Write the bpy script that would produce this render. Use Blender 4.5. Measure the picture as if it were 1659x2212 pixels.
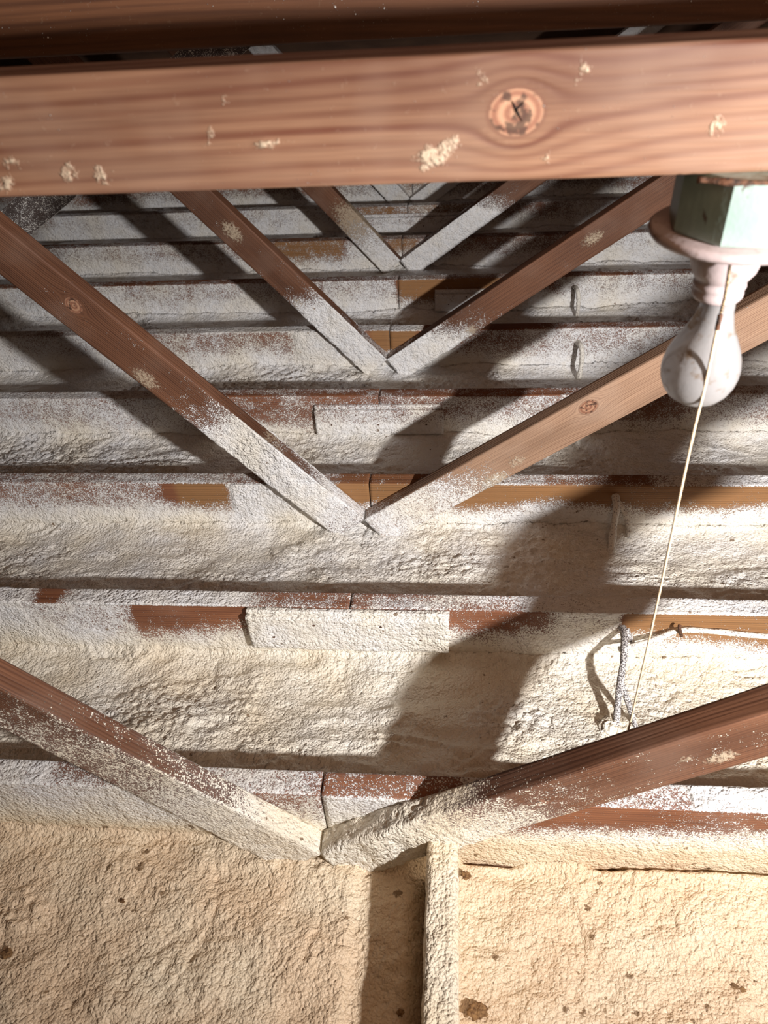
import bpy, math, random
import numpy as np
from mathutils import Matrix, Vector

for o in list(bpy.data.objects):
    bpy.data.objects.remove(o)
SC = bpy.context.scene
COL = SC.collection

# ------------------------------------------------------------------ camera
CAM = np.array([0.214, -0.604, 1.121])
PIT, YAW, ROLL, FPX = 0.7036, -0.1178, -0.0702, 1600.0
Fv = np.array([math.sin(YAW)*math.cos(PIT), math.cos(YAW)*math.cos(PIT), -math.sin(PIT)])
R0 = np.cross(Fv, [0, 0, 1]); R0 /= np.linalg.norm(R0); U0 = np.cross(R0, Fv)
Rv = math.cos(ROLL)*R0 + math.sin(ROLL)*U0
Uv = -math.sin(ROLL)*R0 + math.cos(ROLL)*U0
cd = bpy.data.cameras.new('camera'); cam = bpy.data.objects.new('camera', cd); COL.objects.link(cam)
cam.matrix_world = Matrix(((Rv[0], Uv[0], -Fv[0], CAM[0]), (Rv[1], Uv[1], -Fv[1], CAM[1]), (Rv[2], Uv[2], -Fv[2], CAM[2]), (0, 0, 0, 1)))
cd.sensor_fit = 'VERTICAL'; cd.sensor_height = 36.0; cd.lens = FPX/2212*36.0
cd.clip_start = 0.02; cd.clip_end = 50
cd.dof.use_dof = True; cd.dof.focus_distance = 1.45; cd.dof.aperture_fstop = 8.0
SC.camera = cam

# ------------------------------------------------------------------ world, lights, exposure
W = bpy.data.worlds.new('world'); SC.world = W; W.use_nodes = True
W.node_tree.nodes['Background'].inputs[0].default_value = (0.30, 0.25, 0.22, 1)
W.node_tree.nodes['Background'].inputs[1].default_value = 0.03
def lamp(name, typ, loc, target, energy, color, size, **k):
    d = bpy.data.lights.new(name, typ); o = bpy.data.objects.new(name, d); COL.objects.link(o)
    o.location = loc
    if target is not None:
        o.rotation_euler = (Vector(target) - Vector(loc)).to_track_quat('-Z', 'Y').to_euler()
    d.energy = energy; d.color = color; d.shadow_soft_size = size
    for a, b in k.items(): setattr(d, a, b)
    return o
# the work light out of frame on the right that throws the web shadows
lamp('work_light', 'SPOT', (1.20, -0.95, 1.07), (-0.3, 4.2, 0.3), 325, (1.0, 0.975, 0.965), 0.035,
     spot_size=math.radians(140), spot_blend=1.0)
# added warm fill above the camera, no real source, lifts the shadows
lamp('warm_fill', 'POINT', (0.55, -0.75, 1.25), None, 8.5, (1.0, 0.68, 0.45), 0.22)
SC.view_settings.view_transform = 'Standard'
SC.view_settings.look = 'None'
SC.view_settings.exposure = 0.0
SC.view_settings.gamma = 1.0
SC.view_settings.use_curve_mapping = False

# ------------------------------------------------------------------ helpers: pixels to world planes
def ray(x, y): return Fv + (x - 829.5)/FPX*Rv - (y - 1106)/FPX*Uv
def onY(x, y, Y):
    r = ray(x, y); return CAM + r*(Y - CAM[1])/r[1]
def onZ(x, y, Z):
    r = ray(x, y); return CAM + r*(Z - CAM[2])/r[2]
def atd(x, y, d): return CAM + ray(x, y)*d

# ------------------------------------------------------------------ helpers: noise
_rs = np.random.RandomState(7)
_T = _rs.rand(256, 256); _JX = _rs.rand(256, 256); _JY = _rs.rand(256, 256)
def vn(x, y, s=0):
    x = np.asarray(x, float) + s*17.31; y = np.asarray(y, float) + s*9.77
    ix = np.floor(x).astype(int); iy = np.floor(y).astype(int); fx = x - ix; fy = y - iy
    fx = fx*fx*fx*(fx*(fx*6 - 15) + 10); fy = fy*fy*fy*(fy*(fy*6 - 15) + 10)
    a = _T[ix & 255, iy & 255]; b = _T[(ix+1) & 255, iy & 255]; c = _T[ix & 255, (iy+1) & 255]; d = _T[(ix+1) & 255, (iy+1) & 255]
    return (a + (b-a)*fx)*(1-fy) + (c + (d-c)*fx)*fy
def fbm(x, y, s=0, o=4):
    v = 0; a = .5; t = 0
    for i in range(o):
        v = v + a*vn(x*2**i, y*2**i, s + i*3); t += a; a *= .5
    return v/t
def worley(x, y, s=0):
    x = np.asarray(x, float) + s*5.3; y = np.asarray(y, float) + s*2.9
    ix = np.floor(x).astype(int); iy = np.floor(y).astype(int); best = np.full(x.shape, 9.)
    for dx in (-1, 0, 1):
        for dy in (-1, 0, 1):
            cx = ix + dx; cy = iy + dy
            px = cx + _JX[cx & 255, cy & 255]; py = cy + _JY[cx & 255, cy & 255]
            best = np.minimum(best, (px-x)**2 + (py-y)**2)
    return np.sqrt(best)
def sst(a, b, x):
    t = np.clip((x-a)/(b-a), 0, 1); return t*t*(3-2*t)

# ------------------------------------------------------------------ helpers: objects
def mesh_obj(name, V, Fc, mat, parent=None, M=None, attrs=None, smooth=True):
    V = np.asarray(V, float); me = bpy.data.meshes.new(name)
    if isinstance(Fc, np.ndarray):
        n = len(Fc); me.vertices.add(len(V)); me.vertices.foreach_set('co', V.ravel())
        me.loops.add(n*4); me.loops.foreach_set('vertex_index', Fc.ravel().astype(np.int32))
        me.polygons.add(n); me.polygons.foreach_set('loop_start', np.arange(0, n*4, 4, dtype=np.int32))
        me.update(calc_edges=True)
    else:
        me.from_pydata([tuple(v) for v in V], [], [tuple(f) for f in Fc]); me.update()
    me.validate()
    if smooth: me.polygons.foreach_set('use_smooth', [True]*len(me.polygons))
    for k, a in (attrs or {}).items():
        at = me.attributes.new(k, 'FLOAT', 'POINT'); at.data.foreach_set('value', np.asarray(a, np.float32))
    me.materials.append(mat)
    o = bpy.data.objects.new(name, me); COL.objects.link(o)
    put(o, parent, M)
    return o
def put(o, parent, M):
    M = M or Matrix.Identity(4)
    if parent is not None:
        o.parent = parent
        P = parent.get('_m'); P = Matrix([P[0:4], P[4:8], P[8:12], P[12:16]]) if P else Matrix.Identity(4)
        o.matrix_basis = P.inverted() @ M
    else:
        o.matrix_basis = M
    if o.type == 'MESH':
        o['_m'] = [c for r in M for c in r]; _roots.append(o)
_roots = []
def thing(name, label, cat, loc=(0, 0, 0), group=None):
    o = bpy.data.objects.new(name, None); COL.objects.link(o); o.empty_display_size = .05
    o.location = loc; M = Matrix.Translation(loc)
    o['_m'] = [c for r in M for c in r]; _roots.append(o)
    return tag(o, label, cat, group)
def tag(o, label, cat, group=None):
    o['label'] = label; o['category'] = cat
    if group: o['group'] = group
    return o

def tube(pts, r, n=10, sub=6, seed=0, wob=0.0, rfn=None):
    P = [np.array(p, float) for p in pts]; Q = []
    for i in range(len(P)-1):
        p0 = P[max(i-1, 0)]; p1 = P[i]; p2 = P[i+1]; p3 = P[min(i+2, len(P)-1)]
        for k in range(sub):
            t = k/sub; Q.append(.5*((2*p1) + (-p0+p2)*t + (2*p0-5*p1+4*p2-p3)*t*t + (-p0+3*p1-3*p2+p3)*t**3))
    Q.append(P[-1]); Q = np.array(Q); V = []
    up = np.array([.3, 1, .2]); m = len(Q)
    for i in range(m):
        d = Q[min(i+1, m-1)] - Q[max(i-1, 0)]; d /= np.linalg.norm(d) + 1e-9
        a = np.cross(d, up); a /= np.linalg.norm(a) + 1e-9; b = np.cross(d, a)
        rr = r*(1 + (wob*(vn(i*.7, seed) - .5)*2)) * (rfn(i/(m-1)) if rfn else 1)
        for k in range(n):
            t = 2*math.pi*k/n; w = 1 + wob*.7*(vn(i*.9, k*1.3, seed) - .5)
            V.append(Q[i] + rr*w*(math.cos(t)*a + math.sin(t)*b))
    Fc = [(i*n+k, i*n+(k+1) % n, (i+1)*n+(k+1) % n, (i+1)*n+k) for i in range(m-1) for k in range(n)]
    V.append(Q[0]); V.append(Q[-1]); c0 = len(V)-2
    Fc += [(c0, (k+1) % n, k) for k in range(n)] + [(c0+1, (m-1)*n+k, (m-1)*n+(k+1) % n) for k in range(n)]
    return V, Fc
def lathe(prof, axis_pt, n=48, tilt=None):
    V = []; 
    for r, z in prof:
        for k in range(n):
            t = 2*math.pi*k/n; V.append((axis_pt[0] + r*math.cos(t), axis_pt[1] + r*math.sin(t), axis_pt[2] + z))
    m = len(prof)
    Fc = [(i*n+k, (i+1)*n+k, (i+1)*n+(k+1) % n, i*n+(k+1) % n) for i in range(m-1) for k in range(n)]
    return V, Fc

# ------------------------------------------------------------------ materials
class NT:
    def __init__(s, name):
        s.m = bpy.data.materials.new(name); s.m.use_nodes = True; s.t = s.m.node_tree; s.t.nodes.clear()
        s.out = s.t.nodes.new('ShaderNodeOutputMaterial')
    def n(s, typ, **k):
        nd = s.t.nodes.new(typ)
        for a, b in k.items():
            if a == 'ins':
                for i, v in b.items():
                    if hasattr(v, 'is_output') or isinstance(v, bpy.types.NodeSocket): s.t.links.new(v, nd.inputs[i])
                    else: nd.inputs[i].default_value = v
            else: setattr(nd, a, b)
        return nd
    def math(s, op, a, b=None, c=None, clamp=False):
        ins = {0: a}
        if b is not None: ins[1] = b
        if c is not None: ins[2] = c
        nd = s.n('ShaderNodeMath', operation=op, ins=ins); nd.use_clamp = clamp; return nd.outputs[0]
    def noise(s, vec, scale, detail=2, rough=.5, dist=0):
        return s.n('ShaderNodeTexNoise', ins={'Vector': vec, 'Scale': scale, 'Detail': detail, 'Roughness': rough, 'Distortion': dist}).outputs['Fac']
    def ramp(s, fac, stops):
        nd = s.n('ShaderNodeValToRGB', ins={0: fac}); cr = nd.color_ramp
        while len(cr.elements) < len(stops): cr.elements.new(.5)
        for e, (p, c) in zip(cr.elements, stops):
            e.position = p; e.color = c if len(c) == 4 else (*c, 1)
        return nd.outputs[0]
    def mix(s, f, a, b):
        nd = s.n('ShaderNodeMix', data_type='RGBA'); 
        for i, v in ((0, f), (6, a), (7, b)):
            if isinstance(v, bpy.types.NodeSocket): s.t.links.new(v, nd.inputs[i])
            else: nd.inputs[i].default_value = (*v, 1) if isinstance(v, tuple) and len(v) == 3 else v
        return nd.outputs[2]
    def mapr(s, v, a, b, c=0., d=1.):
        return s.n('ShaderNodeMapRange', ins={0: v, 1: a, 2: b, 3: c, 4: d}).outputs[0]
    def attr(s, name): return s.n('ShaderNodeAttribute', attribute_name=name).outputs['Fac']
    def scale(s, vec, sc):
        return s.n('ShaderNodeMapping', ins={'Vector': vec, 'Scale': sc}).outputs[0]

def foam_nodes(t, P, yel):
    """colour and relief of the sprayed foam; P position, yel 0..1 from white to peach"""
    a = t.noise(P, 7, 2); 
    y = t.math('ADD', yel, t.mapr(a, .3, .7, -.18, .18), clamp=True)
    col = t.ramp(y, [(0, (.78, .775, .775)), (.35, (.80, .745, .64)), (.7, (.78, .665, .49)), (1, (.72, .545, .37))])
    b = t.noise(P, 60, 1)
    col = t.mix(t.mapr(b, .35, .75, 0, .22), col, (.62, .52, .38))
    # dirt specks and rusty crumbs stuck to the foam
    v = t.n('ShaderNodeTexVoronoi', ins={'Vector': P, 'Scale': 38.0, 'Randomness': 1.0})
    sz = t.n('ShaderNodeSeparateColor', ins={0: v.outputs['Color']}).outputs[0]
    dis = t.math('ADD', v.outputs['Distance'], t.mapr(t.noise(P, 160, 1), .3, .7, -.12, .12))
    rad = t.math('MULTIPLY', t.math('MULTIPLY', t.math('POWER', sz, 6.0), .30), t.math('ADD', yel, .35))
    dens = t.mapr(t.noise(P, 3.1, 2), .38, .62, .25, 1.15)
    m = t.mapr(t.math('SUBTRACT', t.math('MULTIPLY', rad, dens), dis), -.03, .03, 0, .85)
    col = t.mix(m, col, (.17, .095, .04))
    vf = t.n('ShaderNodeTexVoronoi', ins={'Vector': P, 'Scale': 110.0})
    sf = t.n('ShaderNodeSeparateColor', ins={0: vf.outputs['Color']}).outputs[1]
    patch = t.mapr(t.noise(P, 5.3, 1), .46, .66, 0, .42)
    rf = t.math('MULTIPLY', t.math('MULTIPLY', t.math('POWER', sf, 5.0), patch), t.math('ADD', yel, .15))
    mf = t.mapr(t.math('SUBTRACT', rf, vf.outputs['Distance']), -.04, .04, 0, .75)
    col = t.mix(mf, col, (.24, .145, .065))
    Pd = t.n('ShaderNodeVectorMath', operation='ADD', ins={0: P, 1: t.n('ShaderNodeVectorMath', operation='SCALE', ins={0: t.n('ShaderNodeTexNoise', ins={'Vector': P, 'Scale': 120.0, 'Detail': 0.0}).outputs['Color'], 'Scale': .003}).outputs[0]}).outputs[0]
    def beads(sc, dist):
        v = t.n('ShaderNodeTexVoronoi', ins={'Vector': Pd, 'Scale': sc}).outputs['Distance']
        return t.math('SUBTRACT', 1.0, t.math('MULTIPLY', v, v))
    h = t.math('ADD', t.math('MULTIPLY', beads(185.0, .003), 1.0), t.math('MULTIPLY', beads(380.0, .0015), .40))
    h = t.math('ADD', h, t.math('MULTIPLY', t.noise(P, 70, 2), 3.0))
    return col, h

def make_foam():
    t = NT('spray_foam')
    P = t.n('ShaderNodeNewGeometry').outputs['Position']
    col, h = foam_nodes(t, P, t.attr('yel'))
    bmp = t.n('ShaderNodeBump', ins={'Strength': 1.0, 'Distance': .0024, 'Height': h})
    b = t.n('ShaderNodeBsdfPrincipled', ins={'Base Color': col, 'Roughness': .40, 'Normal': bmp.outputs[0]})
    b.inputs['Specular IOR Level'].default_value = .35
    t.t.links.new(b.outputs[0], t.out.inputs[0])
    return t.m

def make_wood(name, early, late, period=.0045, gdist=.0022, contrast=1.0, blotch=(.35, .65), rough=.65, bare=(.30, .155, .06)):
    t = NT(name)
    tc = t.n('ShaderNodeTexCoord').outputs['Object']
    rnd = t.n('ShaderNodeObjectInfo').outputs['Random']
    off = t.n('ShaderNodeCombineXYZ', ins={0: t.math('MULTIPLY', rnd, 31.0), 1: t.math('MULTIPLY', rnd, 17.0), 2: 0.0}).outputs[0]
    O = t.n('ShaderNodeVectorMath', operation='ADD', ins={0: tc, 1: off}).outputs[0]
    P = t.n('ShaderNodeNewGeometry').outputs['Position']
    S = t.scale(O, (1.6, 22, 22)); S2 = t.scale(O, (12, 420, 420)); S3 = t.scale(O, (3, 14, 14))
    g = t.attr('grain')
    d = t.math('MULTIPLY', t.math('SUBTRACT', t.noise(S, 1.0, 3), .5), gdist*8)
    gg = t.math('ADD', g, d)
    w = t.math('SINE', t.math('MULTIPLY', gg, 2*math.pi/period))
    w2 = t.math('SINE', t.math('MULTIPLY', gg, 2*math.pi/(period*2.7)))
    w = t.math('ADD', t.math('MULTIPLY', w, .36), t.math('MULTIPLY', w2, .16))
    w = t.math('ADD', w, .5)
    ringf = t.mapr(w, .1, 1.0)
    ringf = t.math('MULTIPLY', t.math('POWER', ringf, 1.6), t.mapr(t.noise(S3, 1.0, 2), .3, .7, .35, 1.0))
    ringf = t.math('MULTIPLY', ringf, contrast)
    col = t.mix(ringf, early, late)
    fib = t.noise(S2, 1.0, 2, .6)
    col = t.mix(t.mapr(fib, .35, .7, 0, .28), col, tuple(c*.45 for c in late))
    # large tonal patches of the wood itself (sap stain, weathering)
    bl = t.noise(S3, .9, 3)
    col = t.mix(t.mapr(bl, blotch[0], blotch[1], 0, .55), col, tuple(c*.55 for c in late))
    bd = t.noise(O, 9, 3)
    col = t.mix(t.mapr(bd, .5, .72, 0, .30), col, tuple(c*.8 + .05*early[0]/.3 + k for c, k in zip(early, (.03, .035, .03))) if early[0] > .16 else early)
    # knots
    k = t.attr('knot')
    rk = t.math('SINE', t.math('MULTIPLY', k, 14.0))
    kc = t.mix(t.mapr(rk, -1, 1), (.20, .085, .05), (.36, .20, .12))
    kc = t.mix(t.mapr(t.noise(O, 130, 2), .52, .62, 0, .8), kc, (.03, .015, .01))
    col = t.mix(t.mapr(k, .93, 1.0, 1, 0), col, kc)
    col = t.mix(t.math('MULTIPLY', t.mapr(t.math('ABSOLUTE', t.math('SUBTRACT', k, 1.02)), 0, .12, 1, 0), .6), col, (.12, .05, .03))
    # fresh orange wood where a board was never sprayed or stained
    col = t.mix(t.math('MULTIPLY', t.attr('fresh'), .8), col, t.mix(ringf, bare, tuple(c*.55 for c in bare)))
    # plaster scuffs and foam crumbs
    sc = t.math('ADD', t.attr('scuff'), t.mapr(t.noise(P, 170, 2, .7), .3, .7, -.38, .38))
    sm = t.mapr(sc, .35, .80, 0, .75)
    col = t.mix(sm, col, (.47, .38, .27))
    # sprayed foam: solid where thick, white speckle where thin
    cov = t.attr('cov')
    n3 = t.noise(P, 34, 3, .6)
    cv = t.math('ADD', cov, t.mapr(n3, .3, .7, -.13, .13))
    def dots(sc, k):
        v = t.n('ShaderNodeTexVoronoi', ins={'Vector': P, 'Scale': sc})
        rnd_ = t.n('ShaderNodeSeparateColor', ins={0: v.outputs['Color']}).outputs[0]
        thr = t.math('SUBTRACT', t.math('MULTIPLY', cv, k), t.math('MULTIPLY', rnd_, .72))
        return t.mapr(t.math('SUBTRACT', thr, t.math('MULTIPLY', v.outputs['Distance'], .42)), -.02, .05)
    mk = t.math('MAXIMUM', dots(380.0, 1.0), dots(700.0, .92))
    # shade of the thin spray dust
    dust = t.mapr(t.math('ADD', cov, t.math('MULTIPLY', n3, .3)), .38, 1.0, 0, .42)
    col = t.mix(dust, col, (.46, .40, .40))
    fcol, fh = foam_nodes(t, P, t.attr('yel'))
    col = t.mix(mk, col, fcol)
    h = t.math('ADD', t.math('MULTIPLY', fib, .10), t.math('MULTIPLY', ringf, -.14))
    h = t.math('ADD', h, t.math('MULTIPLY', sm, .5))
    thick = t.mapr(cov, .7, 1.15, .45, 1.0)
    h = t.math('ADD', h, t.math('MULTIPLY', mk, t.math('ADD', .35, t.math('MULTIPLY', t.math('MULTIPLY', fh, thick), .95))))
    bmp = t.n('ShaderNodeBump', ins={'Strength': 1.0, 'Distance': .0028, 'Height': h})
    b = t.n('ShaderNodeBsdfPrincipled', ins={'Base Color': col, 'Roughness': t.mix(mk, (rough,)*3, (.5, .5, .5)), 'Normal': bmp.outputs[0]})
    b.inputs['Specular IOR Level'].default_value = .3
    t.t.links.new(b.outputs[0], t.out.inputs[0])
    return t.m

def simple(name, fn):
    t = NT(name); P = t.n('ShaderNodeNewGeometry').outputs['Position']
    kw, normal = fn(t, P)
    b = t.n('ShaderNodeBsdfPrincipled', ins=kw)
    if normal is not None: t.t.links.new(t.n('ShaderNodeBump', ins={'Strength': 1.0, 'Distance': normal[1], 'Height': normal[0]}).outputs[0], b.inputs['Normal'])
    t.t.links.new(b.outputs[0], t.out.inputs[0]); return t.m

M_FOAM = make_foam()
M_JOIST = make_wood('joist_wood', (.30, .12, .055), (.15, .052, .028), period=.006)
M_WEB = make_wood('web_wood', (.20, .088, .046), (.085, .034, .019), period=.0042, contrast=1.1)
M_WEBP = make_wood('pale_web_wood', (.38, .235, .15), (.19, .10, .06), period=.0036, contrast=1.0, blotch=(.5, .75))
M_BEAM = make_wood('beam_wood', (.225, .118, .068), (.105, .034, .018), period=.0105, gdist=.0020, contrast=1.15, blotch=(.44, .66), rough=.6)
M_BEAM2 = make_wood('dark_beam_wood', (.105, .042, .018), (.050, .018, .008), period=.011, gdist=.003, blotch=(.45, .7))
M_DARK = make_wood('grey_sprayed_wood', (.10, .07, .06), (.05, .04, .035))

# ------------------------------------------------------------------ boards
def board(name, L, T, Wd, M, mat, parent=None, cell=.008, cellp=.006, covfn=None, scufffn=None, yel=.2, knots=(), drift=None, amp=1.0, fresh=None, seed=0, edge=.003):
    """a sawn board: x along 0..L, y thickness 0..T (0 = face toward the viewer), z width 0..Wd. Relief where foam covers it."""
    def seg(a, b, n): return [(a[0]+(b[0]-a[0])*i/n, a[1]+(b[1]-a[1])*i/n) for i in range(n)]
    ny = max(3, int(T/cellp)); nz = max(4, int(Wd/cellp)); e = edge
    prof = []; nor = []
    def add(pts, n):
        for q in pts: prof.append(q); nor.append(n)
    add(seg((0, e), (0, Wd-e), nz), (-1, 0)); add([(0, Wd-e)], (-1, 0))
    add([(e*.3, Wd-e*.3)], (-.7, .7))
    add(seg((e, Wd), (T-e, Wd), ny), (0, 1)); add([(T-e, Wd)], (0, 1)); add([(T-e*.3, Wd-e*.3)], (.7, .7))
    add(seg((T, Wd-e), (T, e), nz//2), (1, 0)); add([(T, e)], (1, 0)); add([(T-e*.3, e*.3)], (.7, -.7))
    add(seg((T-e, 0), (e, 0), ny), (0, -1)); add([(e, 0)], (0, -1)); add([(e*.3, e*.3)], (-.7, -.7))
    prof = np.array(prof); nor = np.array(nor); K = len(prof); nx = max(4, int(L/cell)); 
    X = np.repeat(np.linspace(0, L, nx+1), K); Y = np.tile(prof[:, 0], nx+1); Z = np.tile(prof[:, 1], nx+1)
    NY = np.tile(nor[:, 0], nx+1); NZ = np.tile(nor[:, 1], nx+1)
    Mn = np.array(M); loc = np.stack([X, Y, Z], 1); wp = loc @ Mn[:3, :3].T + Mn[:3, 3]
    wn = np.stack([NY*0, NY, NZ], 1) @ Mn[:3, :3].T
    cov = covfn(X, Y, Z, wp, wn) if covfn else np.zeros(len(X))
    scf = scufffn(X, Y, Z, wp, wn) if scufffn else np.zeros(len(X))
    frs = fresh(X, Y, Z, wp, wn) if fresh else np.zeros(len(X))
    side = np.where(abs(NY) > .5, Z, Y + .3)
    c = sst(.6, 1.15, cov)
    bub = (.45 - worley(X*85, (side+Y*.5)*85, seed))*.0035
    lump = (fbm(X*28, (side+Y*.7)*28, seed+2) - .5)*.008
    dd = c*(.002 + bub + lump)*amp + (fbm(X*6, side*20, seed+5) - .5)*.0012
    crust = sst(.45, .9, scf)*np.maximum(0, fbm(X*160, side*160, seed+3, 2)-.3)*.006
    dd = dd + crust
    bow = (vn(X*1.3, 0*X, seed+11) - .5)*.004
    Y2 = Y + NY*dd; Z2 = Z + NZ*dd + bow
    # grain field that flows round the knots
    psi = np.where(abs(NY) > .5, Z + Y*.0, Wd + Y*.6 + 0*Z)
    psi = np.where((abs(NY) > .5) & (NY > 0), Z, psi)
    kn = np.full(len(X), 9.)
    for (kx, kz, kr) in knots:
        dx = X-kx; dz = Z-kz; r = np.sqrt((dx*.8)**2+dz**2)+1e-6; front = NY < -.3
        w = np.where(front, 1., 0.)
        psi = psi + w*(-dz*np.minimum(1, (kr*1.25/np.maximum(r, kr))**2))*1.0
        kn = np.where(front, np.minimum(kn, r/kr), kn)
    if drift is not None: psi = psi + drift(X, Z)
    V = np.stack([X, Y2, Z2], 1)
    i = np.arange(nx)[:, None]; k = np.arange(K)[None, :]
    Fq = np.stack([i*K+k, (i+1)*K+k, (i+1)*K+(k+1) % K, i*K+(k+1) % K], -1).reshape(-1, 4)
    # end caps: quad strips across the profile
    nV = len(V); mid = V[:K].mean(0); mid2 = V[-K:].mean(0)
    V = np.vstack([V, mid, mid2]); caps = []
    for k in range(0, K, 1):
        caps.append((nV, k, (k+1) % K, (k+1) % K)); caps.append((nV+1, nx*K+(k+1) % K, nx*K+k, nx*K+k))
    ext = lambda a: np.concatenate([a, [a[:K].mean(), a[-K:].mean()]])
    me = bpy.data.meshes.new(name)
    tri = [(a, b, c_) for a, b, c_, _ in caps]
    nq = len(Fq); nt = len(tri)
    me.vertices.add(len(V)); me.vertices.foreach_set('co', V.ravel())
    me.loops.add(nq*4+nt*3)
    me.loops.foreach_set('vertex_index', np.concatenate([Fq.ravel(), np.array(tri).ravel()]).astype(np.int32))
    me.polygons.add(nq+nt)
    me.polygons.foreach_set('loop_start', np.concatenate([np.arange(nq)*4, nq*4+np.arange(nt)*3]).astype(np.int32))
    me.update(calc_edges=True); me.validate()
    me.polygons.foreach_set('use_smooth', [True]*nq + [False]*nt)
    for nm, a in (('cov', cov), ('scuff', scf), ('grain', psi), ('knot', kn), ('fresh', frs), ('yel', np.full(len(X), yel) if not callable(yel) else yel(wp))):
        at = me.attributes.new(nm, 'FLOAT', 'POINT'); at.data.foreach_set('value', ext(np.asarray(a, float)).astype(np.float32))
    me.materials.append(mat)
    o = bpy.data.objects.new(name, me); COL.objects.link(o); put(o, parent, M)
    return o

SP = .4064; TH = .0437
YEL = {-1: .93, 0: .42, 1: .26, 2: .16, 3: .10, 4: .06, 5: .03, 6: 0., 7: 0., 8: 0.}
BEDZ = {-1: -.150, 0: -.147, 1: -.137, 2: -.140, 3: -.140, 4: -.130, 5: -.130, 6: -.125, 7: -.125, 8: -.125}

# ------------------------------------------------------------------ the joists
# pixel spans along each joist's front face: (x0, x1, sprayed amount at the top edge)
FACE = {
 0: [(-600, 250, .80), (250, 520, .85), (520, 700, .42), (700, 880, .80), (900, 1400, .12), (1400, 2400, .22)],
 1: [(-600, 60, .85), (60, 270, .68), (300, 520, .12), (530, 960, .12), (985, 1180, .22), (1215, 1335, .78), (1350, 2400, .10)],
 2: [(-600, 340, .45), (360, 488, .08), (505, 640, 1.2), (650, 700, .8), (740, 900, .05), (930, 2400, .10)],
 3: [(-600, 380, .74), (530, 660, .34), (690, 950, .35), (975, 1190, .50), (1200, 1290, .62), (1300, 1480, .34), (1500, 2400, .7)],
 4: [(-600, 200, .8), (300, 625, .45), (640, 720, 1.2), (810, 900, .05), (960, 1120, .38), (1150, 2400, .74)],
 5: [(-600, 250, .84), (280, 400, .6), (420, 650, .75), (700, 850, .58), (862, 1090, .12), (1140, 1200, .35), (1230, 2400, .78)],
 6: [(-600, 500, .72), (590, 740, .25), (760, 810, .75), (840, 900, .30), (940, 1200, .4), (1250, 2400, .9)],
 7: [(-600, 60, .4), (110, 700, .85), (770, 850, .3), (870, 1200, .42), (1250, 2400, .8)],
 8: [(-600, 330, .4), (360, 740, .42), (760, 800, .7), (830, 2400, .45)],
 9: [(-600, 2400, .4)],
}
TOPC = {
 0: [(-600, 120, .85), (150, 400, .5), (500, 680, .62), (700, 1000, .42), (1000, 1500, .55), (1500, 2400, .95)],
 1: [(-600, 60, 1.0), (100, 130, .2), (170, 500, .95), (560, 700, .45), (720, 1120, .50), (1150, 2400, .92)],
 2: [(-600, 200, .45), (300, 490, .60), (500, 700, .5), (750, 900, .1), (1080, 1180, .55), (1180, 1400, .35), (1450, 2400, .75)],
 3: [(-600, 300, .7), (500, 800, .32), (830, 1500, .28), (1500, 2400, .5)],
 4: [(-600, 400, .55), (450, 900, .75), (920, 1150, .15), (1200, 2400, .35)],
 5: [(-600, 2400, .35)], 6: [(-600, 2400, .35)], 7: [(-600, 2400, .5)], 8: [(-600, 2400, .4)], 9: [(-600, 2400, .4)],
}
def spans(tab, n):
    xs = []; vs = []; k = 0
    for x0, x1, v in tab[n]:
        a = onY(x0, 1106, n*SP); y0 = pxrow(n)
        for x in (x0, x1):
            xs.append(onY(x, y0, n*SP)[0]); vs.append(v)
    o = np.argsort(xs); return np.array(xs)[o], np.array(vs)[o]
def pxrow(n):
    d = np.array([0.3, n*SP, -.02]) - CAM; return 1106 - FPX*(d @ Uv)/(d @ Fv)
def joist_cov(n):
    fx, fv = spans(FACE, n); tx, tv = spans(TOPC, n); bz = BEDZ[n-1]
    def f(X, Y, Z, wp, wn):
        x = wp[:, 0]; z = wp[:, 2]
        c = np.interp(x, fx, fv); t = np.interp(x, tx, tv)
        if n >= 3: c = np.where((c > .6) & (c < 1.1), c - .13, c)
        u = np.clip(z/bz, 0, 1)                    # 0 at the top edge, 1 at the foam bed
        edge = {0: .60, 1: .55, 2: .52, 3: .7}.get(n, .6) + .22*(fbm(x*5, x*0+n, n, 3) - .5)*2
        low = sst(edge-.30, edge+.40, u)
        face = c + low*(1.05 - c)*np.where(c < 1.1, 1, 0) + .22*(fbm(x*9, z*22, n+4, 3) - .5)
        top = t + .5*(fbm(x*7, wp[:, 1]*30, n+9, 3) - .5)
        w = sst(.2, .9, wn[:, 2])
        return np.clip(face*(1-w) + top*w, 0, 1.3)
    return f
def fresh_fn(n):
    rng = {0: [], 1: [(1350, 2400)], 2: [(380, 495), (700, 2400)], 4: [(800, 900)], 5: [(860, 1080)], 6: [(840, 900), (590, 740)], 7: [(780, 1000)], 8: [(840, 940)]}.get(n, [])
    R = [(onY(a, pxrow(n), n*SP)[0], onY(b, pxrow(n), n*SP)[0]) for a, b in rng]
    def f(X, Y, Z, wp, wn):
        v = np.zeros(len(X))
        for a, b in R: v = np.maximum(v, sst(a-.01, a+.01, wp[:, 0])*(1-sst(b-.01, b+.01, wp[:, 0])))
        return v*np.where(wn[:, 1] < -.3, 1, .25)
    return f
JX0 = {n: -1.15 - .16*max(n, 0) for n in range(0, 10)}
JX1 = {n: 1.25 + .10*max(n, 0) for n in range(0, 10)}
HJ = .22
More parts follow.
